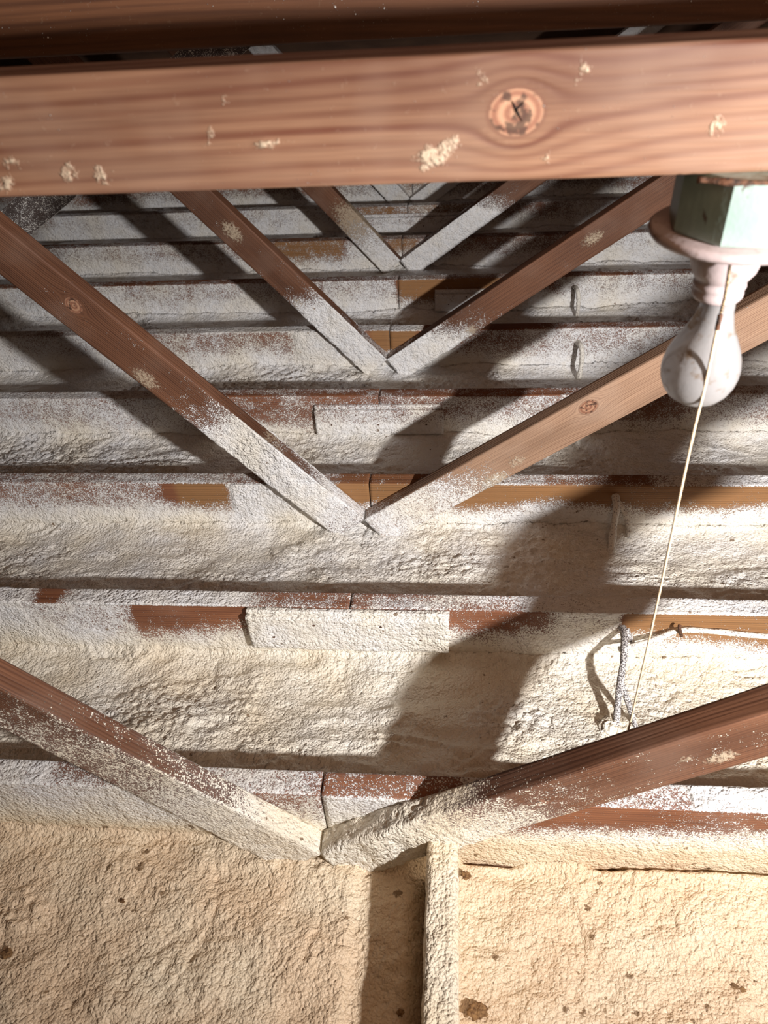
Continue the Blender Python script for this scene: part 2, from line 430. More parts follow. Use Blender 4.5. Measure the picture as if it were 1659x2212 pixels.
def joist_boards(n, root, nm):
    """two boards butted together near the middle"""
    cut = .006 + .004*((n*7) % 3); cell = .007 if n < 4 else .011
    for s in (0, 1):
        x0, x1 = (JX0[n], cut-.0012) if s == 0 else (cut+.0012, JX1[n])
        M = Matrix.Translation((x0, n*SP + (.0012 if s else 0), -HJ + (-.002 if s else 0)))
        kn = [(.30, .14, .007)] if (n == 1 and s == 1) else ([(.62, .15, .010)] if n == 1 else ([(.3, .12, .01)] if n in (0, 3) else []))
        board(nm, x1-x0, TH, HJ, M, M_JOIST, root, cell=cell, cellp=.006, covfn=joist_cov(n), fresh=fresh_fn(n),
              yel=lambda wp, n=n: np.clip(.02 + YEL[n-1]*.8*np.clip(-wp[:, 2]/.14, 0, 1)**2.5 + .06, 0, 1), knots=kn, seed=n*2+s, amp=.8)

def splice(n, root, x0, x1, z0, z1, c):
    """short cleat nailed over the butt joint, with a rabbeted lip on its upper edge"""
    Y = n*SP
    def cf(X, Y_, Z, wp, wn): return np.clip(c + .35*(fbm(wp[:, 0]*9, wp[:, 2]*20, n+30, 3) - .5) + .5*sst(-.07, -.10, wp[:, 2]), 0, 1.3)
    y = YEL[n-1]*.5
    b = board('splice_board', x1-x0, .019, z1-z0-.016, Matrix.Translation((x0, Y-.0195, z0)), M_JOIST, root, cell=.006, cellp=.006, covfn=cf, yel=y, seed=n+40, amp=.6)
    tg = board('splice_lip', x1-x0, .012, .0135, Matrix.Translation((x0+.001, Y-.0125, z1-.0150)), M_JOIST, b, cell=.006, cellp=.004, covfn=cf, yel=y, seed=n+41, amp=.3)
    rs = random.Random(n)
    for q in range(5):
        V = []; nx_ = x0 + (x1-x0)*(.14 + .18*q) + rs.uniform(-.01, .01); nz_ = z0 + (z1-z0)*(.35 + .35*(q % 2))
        for k in range(8): V.append((nx_+.0028*math.cos(k*math.pi/4), Y-.0215, nz_+.0020*math.sin(k*math.pi/4)))
        for k in range(8): V.append((nx_+.0028*math.cos(k*math.pi/4), Y-.019, nz_+.0020*math.sin(k*math.pi/4)))
        Fc = [tuple(range(8))] + [(k, 8+k, 8+(k+1) % 8, (k+1) % 8) for k in range(8)]
        mesh_obj('nail_head', V, Fc, M_RUST, b, smooth=False)

M_RUST = simple('rusty_steel', lambda t, P: ({'Base Color': t.ramp(t.noise(P, 260, 3), [(.35, (.035, .02, .014)), (.6, (.14, .06, .03))]), 'Roughness': .8, 'Metallic': .25}, (t.noise(P, 300, 2), .001)))
M_HOLE = simple('painted_void_shade', lambda t, P: ({'Base Color': (.012, .008, .006, 1), 'Roughness': 1.0}, None))  # near-black colour stands in for the shade inside holes and cracks

# ------------------------------------------------------------------ the webs of a truss
AL, AR = math.radians(48.8), math.radians(35.2)
def arm(n, side, root, apexz, Wd, ang, Lg, mat, front_cov, top_cov, th=.0405, knots=(), scufffn=None, yel=.1, drift=None, amp=1.0, seed=0, bare_top=.02, grad=.10, apexx=0.0):
    """front_cov: list of (distance from the apex in m, sprayed amount) on the front face"""
    Y = n*SP - th - .0005
    # local x runs from the apex upward along the upper edge; z is down from the ridge to the underside
    ca, sa = math.cos(ang), math.sin(ang)
    if side == 'R': ex = Vector((ca, 0, sa)); ez = Vector((-sa, 0, ca))
    else: ex = Vector((-ca, 0, sa)); ez = Vector((sa, 0, ca))
    ey = Vector((0, 1, 0))
    start = Vector((apexx, Y, apexz)) - ez*Wd + ex*0.0
    M = Matrix(((ex[0], ey[0], ez[0], start[0]), (ex[1], ey[1], ez[1], start[1]), (ex[2], ey[2], ez[2], start[2]), (0, 0, 0, 1)))
    fx = [a for a, b in front_cov]; fv = [b for a, b in front_cov]; tx = [a for a, b in top_cov]; tv = [b for a, b in top_cov]
    def cf(X, Y_, Z, wp, wn):
        up = wn[:, 2]*0 + np.where(np.abs(wn[:, 1]) < .5, 1, 0)
        sN = X + (Wd - Z)*grad*0
        c = np.interp(X - (Z-Wd*.5)*grad*-1 , fx, fv) + .24*(fbm(X*12, Z*25, seed+3, 3) - .5)
        top = np.interp(X, tx, tv) + .25*(fbm(X*12, Y_*40, seed+8, 3) - .5)
        return np.clip(np.where(up > 0, top, c), 0, 1.3)
    o = board('web', Lg, th, Wd, M, mat, root, cell=.006 if n < 6 else .01, cellp=.0055, covfn=cf, scufffn=scufffn, yel=yel, knots=knots, drift=drift, amp=amp, seed=seed)
    # mitre the foot: vertical cut on the centre line of the V and a cut level with the foam
    me = o.data; co = np.empty(len(me.vertices)*3); me.vertices.foreach_get('co', co); co = co.reshape(-1, 3)
    Mi = np.array(M); w = co @ Mi[:3, :3].T + Mi[:3, 3]
    sg = 1 if side == 'R' else -1
    lim = apexx + sg*.0008
    # slide vertices that cross the centre line along the board until they sit on it
    over = np.where(sg*(w[:, 0]-lim) < 0, sg*(lim - w[:, 0]), 0)
    co[:, 0] += over/ca
    w = co @ Mi[:3, :3].T + Mi[:3, 3]
    zlow = BEDZ[n-1] - .035
    low = np.where(w[:, 2] < zlow, (zlow - w[:, 2]), 0)
    co[:, 0] += low/sa
    me.vertices.foreach_set('co', co.ravel()); me.update()
    return o

def bumpy(pts):
    """crust of crumbs at given (x, z, radius, amount) in board coordinates"""
    def f(X, Y, Z, wp, wn):
        v = np.zeros(len(X))
        for x, z, r, a in pts: v = np.maximum(v, a*(1 - sst(r*.3, r, np.sqrt(((X-x))**2 + ((Z-z)*1.8)**2))))
        return v
    return f

names = {0: 'the nearest truss in view', 2: 'the second truss', 4: 'the third truss', 6: 'the fourth truss', 8: 'the farthest truss'}
TL = {0: 'nearest roof truss, brown V webs with thick cream foam at its foot by the block',
      2: 'second nearest roof truss, left web frosted white halfway up, right web pale with knot',
      4: 'middle roof truss of five, V foot foam white, grey crumbs on right web',
      6: 'small far roof truss whose right web is white with foam and left web bare brown',
      8: 'farthest roof truss, its tiny V frosted all white just below the beam'}
ws = {
 0: dict(az=-.118, L=dict(w=.095, f=[(0, 1.0), (.12, .88), (.28, .62), (.45, .42), (.62, .16), (1.2, .02)], t=[(0, 1.05), (.12, 1.0), (.2, .42), (.4, .22), (.6, .03)], m=M_WEB),
          R=dict(w=.095, f=[(0, 1.2), (.17, 1.15), (.26, .72), (.40, .30), (.55, .1), (.9, .02)], t=[(0, 1.2), (.18, 1.2), (.27, .75), (.34, .2), (.5, .03)], m=M_WEB)),
 2: dict(az=-.080, L=dict(w=.095, f=[(0, .62), (.05, .75), (.1, .9), (.2, 1.1), (.33, 1.15), (.40, .75), (.44, .32), (.6, .1), (.9, .02)], t=[(0, .9), (.12, .75), (.2, .3), (.4, .06), (.6, .0)], m=M_WEB),
          R=dict(w=.092, f=[(0, .78), (.1, .72), (.2, .62), (.27, .36), (.38, .10), (.6, .0)], t=[(0, .5), (.15, .12), (.3, .0)], m=M_WEBP)),
 4: dict(az=-.085, L=dict(w=.092, f=[(0, 1.05), (.26, 1.1), (.30, .6), (.36, .22), (.5, .04)], t=[(0, .5), (.2, .22), (.4, .03)], m=M_WEB),
          R=dict(w=.092, f=[(0, 1.1), (.16, 1.0), (.22, .55), (.28, .22), (.5, .02)], t=[(0, .4), (.15, .12), (.3, 0)], m=M_WEB)),
 6: dict(az=-.074, L=dict(w=.090, f=[(0, .95), (.1, .8), (.18, .45), (.26, .15), (.4, .02)], t=[(0, .2), (.3, 0)], m=M_WEB),
          R=dict(w=.088, f=[(0, 1.1), (.36, 1.1), (.43, .5), (.5, .15), (.7, .02)], t=[(0, .4), (.3, .2), (.5, 0)], m=M_WEB)),
 8: dict(az=-.084, L=dict(w=.090, f=[(0, 1.1), (.8, 1.05)], t=[(0, .8), (1, .8)], m=M_WEB),
          R=dict(w=.088, f=[(0, .95), (.8, .9)], t=[(0, .6), (1, .6)], m=M_WEB)),
}
for n in (0, 2, 4, 6, 8):
    root = thing('roof_truss', TL[n], 'roof truss', (0, n*SP, -HJ))
    joist_boards(n, root, 'bottom_chord')
    S = ws[n]; far = n >= 6
    scL = {2: bumpy([(.60, .02, .05, .7), (.3, .09, .05, .5)]), 4: bumpy([(.32, .02, .05, .9), (.62, .045, .06, .75)]), 6: bumpy([(.2, .06, .2, .9)])}.get(n)
    scR = {0: bumpy([(.66, .03, .035, .75), (.62, .05, .02, .6)]), 2: bumpy([(.33, .012, .05, .95), (.40, .03, .035, .6)]),
           4: bumpy([(.20, .008, .06, 1.1), (.27, .015, .05, 1.1), (.73, .05, .05, .7)])}.get(n)
    kL = {2: [(.80, .055, .016)], 0: [(.40, .07, .009)]}.get(n, ())
    kR = {0: [(.40, .05, .009)], 2: [(.60, .066, .0165)]}.get(n, ())
    lgL, lgR = 1.75, 2.05
    arm(n, 'L', root, S['az'], S['L']['w'], AL if n != 0 else math.radians(48.8), lgL, S['L']['m'], S['L']['f'], S['L']['t'], knots=kL, scufffn=scL, yel=[.42, .08, .04, 0, 0][n//2], seed=n*3+1, grad=.5 if n in (0,) else .25)
    arm(n, 'R', root, S['az'], S['R']['w'], AR if n != 0 else math.radians(36.0), lgR, S['R']['m'], S['R']['f'], S['R']['t'], knots=kR, scufffn=scR, yel=[.42, .10, .04, 0, 0][n//2], seed=n*3+2, grad=.9, amp=1.6 if n == 0 else 1.0)

JL = {1: 'nearest plain joist, foam-coated cleat on its middle and cables at its bare right half',
      3: 'plain joist between the second and third trusses, its cleat frosted pinkish white',
      5: 'plain joist between the third and fourth trusses, orange bare patch right of its butt joint',
      7: 'thin plain joist between the fourth and farthest trusses, far up under the beam',
      9: 'last joist glimpsed in the dark beyond the farthest truss'}
SPL = {1: (-.205, .212, -.112, .001, .98), 3: (-.183, .192, -.118, -.022, .60), 5: (.15, .50, -.12, -.040, .85), 7: (-.20, .36, -.115, -.03, .72)}
for n in (1, 3, 5, 7, 9):
    root = thing('ceiling_joist', JL[n], 'joist', (0, n*SP, -HJ))
    joist_boards(n, root, 'joist_board')
    if n in SPL: splice(n, root, *SPL[n])

# ------------------------------------------------------------------ foam beds
BL = {-1: 'wide peach-cream foam bed filling the bottom of the view, dotted with brown crumbs',
      0: 'lumpy cream foam bed between the nearest truss and the joist with the foam-coated cleat',
      1: 'rippled cream foam bed in the bay in front of the second truss',
      2: 'foam bed in the bay right behind the second truss, ridged at its left',
      3: 'foam bed in the bay in front of the third truss, dirt beside the V foot',
      4: 'narrow white foam bed right behind the third truss',
      5: 'thin white foam bed in front of the fourth truss',
      6: 'grey white foam strip right behind the fourth truss',
      7: 'grey white foam strip in front of the farthest truss',
      8: 'shaded foam strip behind the farthest truss'}
def bed(n):
    y0 = n*SP + TH - .001 if n >= 0 else -.80
    y1 = (n+1)*SP + .001
    x0 = -1.12 - .16*max(n, 0); x1 = 1.22 + .10*max(n, 0)
    cell = .0045 if n < 1 else (.006 if n < 4 else .009)
    nx = int((x1-x0)/cell); ny = max(8, int((y1-y0)/cell))
    X, Y = np.meshgrid(np.linspace(x0, x1, nx+1), np.linspace(y0, y1, ny+1)); x = X.ravel(); y = Y.ravel()
    s = n+20
    z = BEDZ[n] + (fbm(x*3, y*5, s, 2) - .5)*.022 + (fbm(x*14, y*20, s+1, 3) - .5)*.016
    # streaks of successive spray passes along the bay
    rm = sst(.42, .6, fbm(x*2.2, y*6, s+2, 2))
    wx = y*17 + fbm(x*3.5, y*7, s+3, 3)*6
    z = z + rm*(1-np.abs(np.sin(wx*math.pi)))**1.2*.0045*(fbm(x*8, y*9, s+4, 2))*2
    # swollen bubbly patches
    bm = sst(.50, .64, fbm(x*4, y*7, s+6, 2))
    if n == 0: 
        c = onZ(1110, 1560, -.14); bm = np.maximum(bm*.6, 1-sst(.03, .09, np.sqrt(((x-c[0])*.8)**2+(y-c[1])**2)))
        c = onZ(350, 1560, -.14); bm = np.maximum(bm, .7*(1-sst(.05, .16, np.sqrt(((x-c[0])*.7)**2+(y-c[1])**2))))
    if n == 1:
        c = onZ(940, 1235, -.14); bm = np.maximum(bm*.6, 1-sst(.03, .10, np.sqrt(((x-c[0])*.5)**2+(y-c[1])**2)))
    if n == 2:
        c = onZ(60, 980, -.14); bm = np.maximum(bm*.6, 1-sst(.05, .35, np.sqrt(((x-c[0])*.6)**2+(y-c[1])**2)))
    if n == -1:
        c = onZ(40, 1960, -.14); bm = np.maximum(bm*.45, 1-sst(.02, .06, np.sqrt(((x-c[0]))**2+(y-c[1])**2)))
        # lower, smoother ground right of the block
        z = z - .045*sst(.14, .20, x)*(1 - .25*sst(.3, .9, x))
        z = z - .012*sst(.05, .07, x)
    bub = (.62 - worley(x*66 + fbm(x*30, y*30, s)*1.2, y*66, s))*.014
    bub2 = (.5 - worley(x*120, y*120, s+1))*.0028
    z = z + bm*np.maximum(bub, -.001) + bub2*(.45 + bm) + bm*.004
    # crease lines
    for cx, w in ((.0 + .03*math.sin(n*3), .0035), (-.28 + .05*(n % 3), .003), (.42, .003)):
        z = z - .004*np.exp(-((x - cx - .012*np.sin(y*30+n))/w)**2)*sst(.4, .55, fbm(x*0+n, y*8, s+8, 2))
    # foam climbs a little where it meets wood
    dfar = y1 - y; dn = y - y0
    z = z + (.010 + .006*fbm(x*9, x*0, s+9, 2))*np.exp(-dfar/.010)
    if n == -1: z = z - .045*np.exp(-(dfar/.006)**2)*sst(.23, .25, x)*sst(.30, .48, fbm(x*5, x*0, 3, 2)+.12*(x < .6))
    if n >= 0: z = z + .048*(1 - sst(.03, .30, dn))
    yl = YEL[n] + .10*(fbm(x*3, y*3, s+12, 2) - .5)
    if n >= 0: yl = yl - .12*np.exp(-dn/.05) 
    V = np.stack([x, y, z], 1)
    i = np.arange(ny)[:, None]; k = np.arange(nx)[None, :]; c = nx+1
    Fq = np.stack([i*c+k, i*c+k+1, (i+1)*c+k+1, (i+1)*c+k], -1).reshape(-1, 4)
    # closed underside so the bed has thickness
    nV = len(V)
    zb = -HJ
    ring = [(0, j) for j in range(nx+1)] + [(a, nx) for a in range(1, ny+1)] + [(ny, j) for j in range(nx-1, -1, -1)] + [(a, 0) for a in range(ny-1, 0, -1)]
    idx = np.array([a*c+b for a, b in ring]); lowv = V[idx].copy(); lowv[:, 2] = zb
    V = np.vstack([V, lowv]); m = len(idx); j = np.arange(m)
    Fs = np.stack([idx[(j+1) % m], idx[j], nV + j, nV + (j+1) % m], -1)
    o = mesh_obj('spray_foam_bed', V, np.vstack([Fq, Fs]), M_FOAM, attrs={'yel': np.concatenate([yl, yl[idx]])})
    tag(o, BL[n], 'insulation'); return o
for n in range(-1, 9): bed(n)

# ------------------------------------------------------------------ foam-covered block left standing against the nearest truss
def foam_block():
    def cf(X, Y, Z, wp, wn): return np.full(len(X), 1.25)
    M = Matrix(((0, 1, 0, .181), (1, 0, 0, -.72), (0, 0, 1, -.215), (0, 0, 0, 1)))
    root = board('foam_covered_block', .678, .047, .168, M, M_JOIST, None, cell=.005, cellp=.005, covfn=cf, yel=.66, amp=.55, seed=77, edge=.008)
    tag(root, 'upright block buried in cream foam, running from the nearest truss toward the viewer', 'blocking')
foam_block()

# ------------------------------------------------------------------ the near beam and the beam behind it
def beam_drift(X, Z):
    k = X - 1.256
    a = -.10*np.maximum(0, k)*sst(-.01, .12, k)*(1 - .15*k)
    b = .004*np.sin(X*9)
    return a + b
def beam_scuff(X, Y, Z, wp, wn):
    v = np.zeros(len(X))
    for px, py, rx, rz, a in ((145, 368, .010, .010, .8), (215, 372, .010, .012, .55), (10, 395, .012, .008, .7), (570, 305, .014, .005, .75), (935, 335, .020, .014, .72), (975, 305, .012, .010, .65), (485, 205, .006, .008, .5), (1190, 335, .01, .01, .5), (1545, 270, .01, .01, .5), (20, 350, .012, .01, .5), (455, 290, .003, .012, .5), (1040, 160, .008, .012, .4), (1260, 150, .01, .01, .45)):
        q = onY(px, py, -.05)
        v = np.maximum(v, a*(1 - sst(.2, 1.0, np.sqrt(((wp[:, 0]-q[0])/rx)**2 + ((wp[:, 2]-q[2])/rz)**2))))
    return v*np.where(wn[:, 1] < -.3, 1, .3)
BX0 = -1.0
o = board('cross_beam', 2.2, .040, .079, Matrix.Translation((BX0, -.05, .9575)), M_BEAM, None, cell=.005, cellp=.003, scufffn=beam_scuff,
          knots=[(.256-BX0, .0435, .0150)], drift=beam_drift, seed=50, edge=.0025)
beam1 = o
tag(o, 'thick reddish brown beam with a cracked knot crossing right in front of the viewer', 'beam')
kc_ = np.array([.256, -.0512, .9575+.0435])
for aa, ll in ((-58, .0085), (42, .0065), (118, .006)):
    ca_, sa_ = math.cos(math.radians(aa)), math.sin(math.radians(aa))
    V = [tuple(kc_ + np.array([ca_*t_ - sa_*w_, y_, sa_*t_ + ca_*w_])) for y_ in (0, .001) for t_, w_ in ((.0, -.0007), (ll, 0), (.0, .0007), (-.001, 0))]
    mesh_obj('knot_crack', V, [(0, 1, 2, 3), (7, 6, 5, 4), (0, 4, 5, 1), (1, 5, 6, 2), (2, 6, 7, 3), (3, 7, 4, 0)], M_HOLE, beam1, smooth=False)
def b2cov(X, Y, Z, wp, wn): return .08*fbm(X*9, Z*9, 3)
def b2sc(X, Y, Z, wp, wn): return .75*sst(.50, .62, wp[:, 0])
o = board('cross_beam', 3.4, .040, .14, Matrix.Translation((-1.7, .35, .9895)), M_BEAM2, None, cell=.01, cellp=.006, covfn=b2cov, scufffn=b2sc, knots=[(2.6, .09, .01)], seed=60, drift=lambda X, Z: .02*np.sin(X*3))
tag(o, 'dark brown beam behind and above the near knotty beam at the top edge', 'beam')

# grey sprayed brace at far left
def gcov(X, Y, Z, wp, wn): return np.where(np.abs(wn[:, 1]) > .5, .30, .8) + .2*(fbm(X*10, Z*20, 5) - .5)
a = math.radians(31); ex = Vector((math.cos(a), 0, math.sin(a))); ez = Vector((-math.sin(a), 0, math.cos(a)))
p0 = Vector(tuple(onY(60, 513, 1.62))) - ex*.42
o = board('diagonal_brace', 1.5, .04, .10, Matrix(((ex[0], 0, ez[0], p0[0]), (0, 1, 0, p0[1]), (ex[2], 0, ez[2], p0[2]), (0, 0, 0, 1))), M_DARK, None, covfn=gcov, seed=66)
tag(o, 'dark grey frosted brace at the far left just under the near beam', 'brace')

# ------------------------------------------------------------------ cables
M_CABLE = simple('foam_dusted_cable', lambda t, P: ({'Base Color': t.mix(t.mapr(t.noise(P, 420, 2), .47, .54), (.10, .085, .085), (.66, .63, .60)), 'Roughness': .7}, (t.noise(P, 250, 2), .0015)))
M_CABLEW = simple('foam_coated_cable', lambda t, P: ({'Base Color': t.mix(t.mapr(t.noise(P, 260, 2), .36, .44), (.30, .26, .24), (.72, .68, .60)), 'Roughness': .6}, (t.noise(P, 200, 2), .002)))
def hole(n, px, py, root_label=None):  # shallow black disc on the joist face, no recess is cut
    q = onY(px, py, n*SP); Y = n*SP
    V = []; Fc = []
    for (r, y) in ((.0075, -.0012), (.006, -.0004)):
        for k in range(16): V.append((q[0] + r*math.cos(k*math.pi/8), Y + y, q[2] + r*math.sin(k*math.pi/8)))
    V.append((q[0], Y - .0002, q[2]))
    Fc = [(k, (k+1) % 16, 16+(k+1) % 16, 16+k) for k in range(16)] + [(16+k, 16+(k+1) % 16, 32) for k in range(16)]
    return V, Fc, q
def cable(n, px, py, pts, r, mat, label, group=None, extra=None, name='electrical_cable'):
    V, Fc, q = hole(n, px, py)
    root = thing(name, label, 'cable', (q[0], q[1]-.02, q[2]), group)
    mesh_obj('dark_hole_disc', V, Fc, M_HOLE, root, smooth=False)
    P = [(q[0], n*SP+.01, q[2])] + [tuple(q + np.array(p)) for p in pts]
    mesh_obj('sheath', *tube(P, r, 10, 8, n, .18), mat, root)
    for e in (extra or []):
        mesh_obj('sheath', *tube([tuple(q + np.array(p)) for p in e], r*.85, 10, 8, n+3, .2), mat, root)
    return root, q
cable(5, 1240, 622, [(.004, -.035, .012), (.010, -.055, -.01), (.012, -.065, -.06), (.008, -.060, -.14)], .0075, M_CABLEW, 'foam-coated cable looping from its joist, upper of two short loops near the bulb')
cable(4, 1248, 742, [(.004, -.035, .010), (.008, -.06, -.015), (.006, -.070, -.065), (.002, -.062, -.14)], .0085, M_CABLEW, 'foam-coated cable hanging from the third truss chord, lower of two short loops near the bulb')
cable(3, 1240, 880, [(.004, -.035, .0), (.006, -.06, -.03), (.012, -.075, -.085), (.045, -.12, -.145)], .009, M_CABLEW, 'foam-coated cable curving to the foam just above the right web of the second truss')
cable(2, 1330, 1072, [(-.002, -.03, -.008), (-.006, -.055, -.05), (-.014, -.10, -.095), (-.030, -.16, -.120)], .0085, M_CABLEW, 'cream foam-buried cable dropping from the chord of the second truss at the right',
      extra=[[(.004, -.002, -.012), (.02, -.02, -.03), (.034, -.03, -.06), (.04, -.04, -.095)]])
# cables of the nearest joist: one bundle drops and forks, one runs off to the right
q1 = onY(1345, 1357, SP)
root, q = cable(1, 1345, 1357, [(-.003, -.035, .004), (-.010, -.075, -.008), (-.018, -.110, -.028), (-.026, -.150, -.058), (-.031, -.190, -.088), (-.036, -.225, -.118), (-.038, -.245, -.14)], .0068, M_CABLE,
      'dark speckled cable bundle forking down from the nearest plain joist into a foam lump',
      extra=[[(-.018, -.110, -.030), (-.006, -.140, -.050), (.006, -.180, -.078), (.014, -.215, -.105), (.018, -.235, -.135)],
             [(.006, -.002, 0), (.014, -.012, -.014), (.024, -.02, -.03)]])
r2 = thing('electrical_cable', 'white foam-dusted cable running right along the bare orange face of the nearest plain joist', 'cable', tuple(q1))
pp = [onY(1338, 1402, SP-.05), onY(1365, 1396, SP-.04), onY(1410, 1383, SP-.025), onY(1468, 1362, SP-.009), onY(1540, 1364, SP-.010), onY(1600, 1370, SP-.010), onY(1670, 1376, SP-.010), onY(1760, 1384, SP-.010), onY(1900, 1390, SP-.010)]
mesh_obj('sheath', *tube([tuple(a) for a in pp], .0058, 10, 8, 5, .12), M_CABLEW, r2)
V, Fc = tube([tuple(onY(1468, 1350, SP-.014)), tuple(onY(1468, 1358, SP-.019)), tuple(onY(1472, 1374, SP-.016))], .0035, 6, 4)
mesh_obj('cable_staple', V, Fc, M_RUST, r2)
# foam lump where the bundle enters the bed
def lump(name, c, rx, ry, rz, label, cat, yel, seed, mat=None, amp=.35):
    V = []; Fc = []; A, B = 48, 28
    for i in range(B+1):
        ph = math.pi*i/B
        for k in range(A):
            th = 2*math.pi*k/A; d = np.array([math.sin(ph)*math.cos(th), math.sin(ph)*math.sin(th), math.cos(ph)])
            s = 1 + amp*(float(fbm(np.array([th*1.6+math.cos(ph)*2]), np.array([ph*2.6+math.sin(th)]), seed, 3)[0]) - .5)*2 + .12*(.5-float(worley(np.array([d[0]*4+d[2]*3]), np.array([d[1]*4+d[2]*2]), seed)[0]))
            V.append((c[0]+d[0]*rx*s, c[1]+d[1]*ry*s, c[2]+d[2]*rz*s))
    for i in range(B):
        for k in range(A): Fc.append((i*A+k, (i+1)*A+k, (i+1)*A+(k+1) % A, i*A+(k+1) % A))
    o = mesh_obj(name, V, Fc, mat or M_FOAM, attrs={'yel': np.full(len(V), yel)}); tag(o, label, cat); return o
c = onZ(1318, 1568, -.125)
lump('foam_lump', (c[0], c[1], -.142), .026, .026, .030, 'cream foam lump around the foot of the forked cable bundle', 'foam', .35, 5)
c = onZ(960, 1862, -.11)

# ------------------------------------------------------------------ pull-chain light fixture
M_MINT = simple('mint_paint', lambda t, P: ({'Base Color': t.mix(t.mapr(t.noise(P, 42, 4, .6, .3), .62, .68), t.mix(t.mapr(t.noise(P, 25, 2), .3, .7), (.24, .325, .285), (.29, .355, .32)), (.09, .06, .05)), 'Roughness': .35}, (t.noise(P, 120, 3), .0006)))
M_PORC = simple('pink_white_porcelain', lambda t, P: ({'Base Color': t.mix(t.mapr(t.noise(P, 45, 4, .6), .60, .70), (.47, .385, .375), (.22, .14, .09)), 'Roughness': .25}, (t.noise(P, 90, 2), .0004)))
def bulb_mat():
    t = NT('frosted_bulb_glass'); P = t.n('ShaderNodeNewGeometry').outputs['Position']
    st = t.math('MULTIPLY', t.mapr(t.noise(P, 38, 4, .65), .53, .62), .85)
    col = t.mix(st, (.40, .385, .38), (.20, .125, .065))
    bmp = t.n('ShaderNodeBump', ins={'Strength': .4, 'Distance': .0005, 'Height': t.noise(P, 200, 3)})
    b = t.n('ShaderNodeBsdfPrincipled', ins={'Base Color': col, 'Roughness': t.mix(st, (.22,)*3, (.6,)*3), 'Normal': bmp.outputs[0]})
    tr = t.n('ShaderNodeBsdfTranslucent', ins={'Color': col})
    tp = t.n('ShaderNodeBsdfTransparent')
    m1 = t.n('ShaderNodeMixShader', ins={0: .38, 1: b.outputs[0], 2: tr.outputs[0]})
    m2 = t.n('ShaderNodeMixShader', ins={0: t.mapr(st, 0, .8, .13, .0), 1: m1.outputs[0], 2: tp.outputs[0]})
    t.t.links.new(m2.outputs[0], t.out.inputs[0]); return t.m
M_BULB = bulb_mat()
M_BRASS = simple('aged_brass', lambda t, P: ({'Base Color': t.ramp(t.noise(P, 300, 2), [(.4, (.10, .07, .045)), (.65, (.38, .28, .16))]), 'Roughness': .45, 'Metallic': .8}, None))
M_STRING = simple('cotton_string', lambda t, P: ({'Base Color': (.72, .55, .36, 1), 'Roughness': .8}, (t.noise(P, 900, 1), .0006)))
M_STEM = simple('bulb_stem_glass', lambda t, P: ({'Base Color': (.25, .22, .2, 1), 'Roughness': .3}, None))

FX, FY, ZT = .430, -.020, .9565
fix = thing('pull_chain_light', 'mint green junction box with white porcelain holder and frosted bulb under the near beam', 'light', (FX, FY, ZT))
# octagonal box, open seam at the bottom and a knocked rim at the top
rot = math.radians(15); R8 = .0535; zb = ZT - .0455
V = []; Fc = []
rings = [(R8*.2, ZT-.0005), (R8*.97, ZT-.0005), (R8*1.0, ZT-.003), (R8*1.0, zb+.002), (R8*.985, zb), (R8*.2, zb)]
NB = 8*6
for r, z in rings:
    for k in range(NB):
        th = 2*math.pi*k/NB + rot; u = ((2*math.pi*k/NB) % (math.pi/4)) - math.pi/8
        rr = r*(.25 + .75*math.cos(math.pi/8)/math.cos(u)) if r > R8*.5 else r
        V.append((FX + rr*math.cos(th), FY + rr*math.sin(th), z))
Fc = [(i*NB+k, (i+1)*NB+k, (i+1)*NB+(k+1) % NB, i*NB+(k+1) % NB) for i in range(5) for k in range(NB)]
box = mesh_obj('junction_box', V, Fc, M_MINT, fix, smooth=False)
# rusty mounting ears on the box top
V, Fc = tube([(FX-.05, FY-.04, ZT-.001), (FX-.02, FY-.052, ZT-.0005), (FX+.02, FY-.050, ZT-.001), (FX+.05, FY-.03, ZT-.001)], .0022, 6, 6, 3, .5)
mesh_obj('rusty_rim', V, Fc, M_RUST, box)
# knockout disc on the face turned to the right of the viewer
kc = atd(1627, 462, .505); fa = -math.pi/2 + math.radians(15 - 0) 
nrm = np.array([math.cos(-math.pi/2+math.radians(15)), math.sin(-math.pi/2+math.radians(15)), 0]); tg_ = np.array([-nrm[1], nrm[0], 0])
apo = R8*(.25 + .75*math.cos(math.pi/8)/math.cos(0)) 
kcen = np.array([FX, FY, 0]) + nrm*(R8*.9455 + .0002)
kz = zb + .024
V = []; Fc = []
for r, d in ((.0001, .0011), (.0095, .0011), (.0104, .0006), (.0108, -.0006)):
    for k in range(28):
        t_ = 2*math.pi*k/28; V.append(tuple(kcen + nrm*d + tg_*r*math.cos(t_) + np.array([0, 0, kz + r*math.sin(t_)])))
Fc = [(i*28+k, i*28+(k+1) % 28, (i+1)*28+(k+1) % 28, (i+1)*28+k) for i in range(3) for k in range(28)]
mesh_obj('knockout', V, Fc, M_MINT, box)
# porcelain holder
zr = zb - .0008
prof = [(.02, zr), (.059, zr), (.0615, zr-.002), (.062, zr-.005), (.0595, zr-.0080), (.052, zr-.0095), (.032, zr-.0110), (.0290, zr-.014), (.0268, zr-.024), (.0245, zr-.034), (.0205, zr-.0405), (.0190, zr-.042), (.0197, zr-.044), (.0203, zr-.046), (.0197, zr-.048), (.0190, zr-.0495), (.0197, zr-.052), (.0195, zr-.055), (.0175, zr-.058), (.014, zr-.0585)]
mesh_obj('lamp_holder', *lathe([(a, b) for a, b in prof], (FX-.004, FY, 0)), M_PORC, fix)
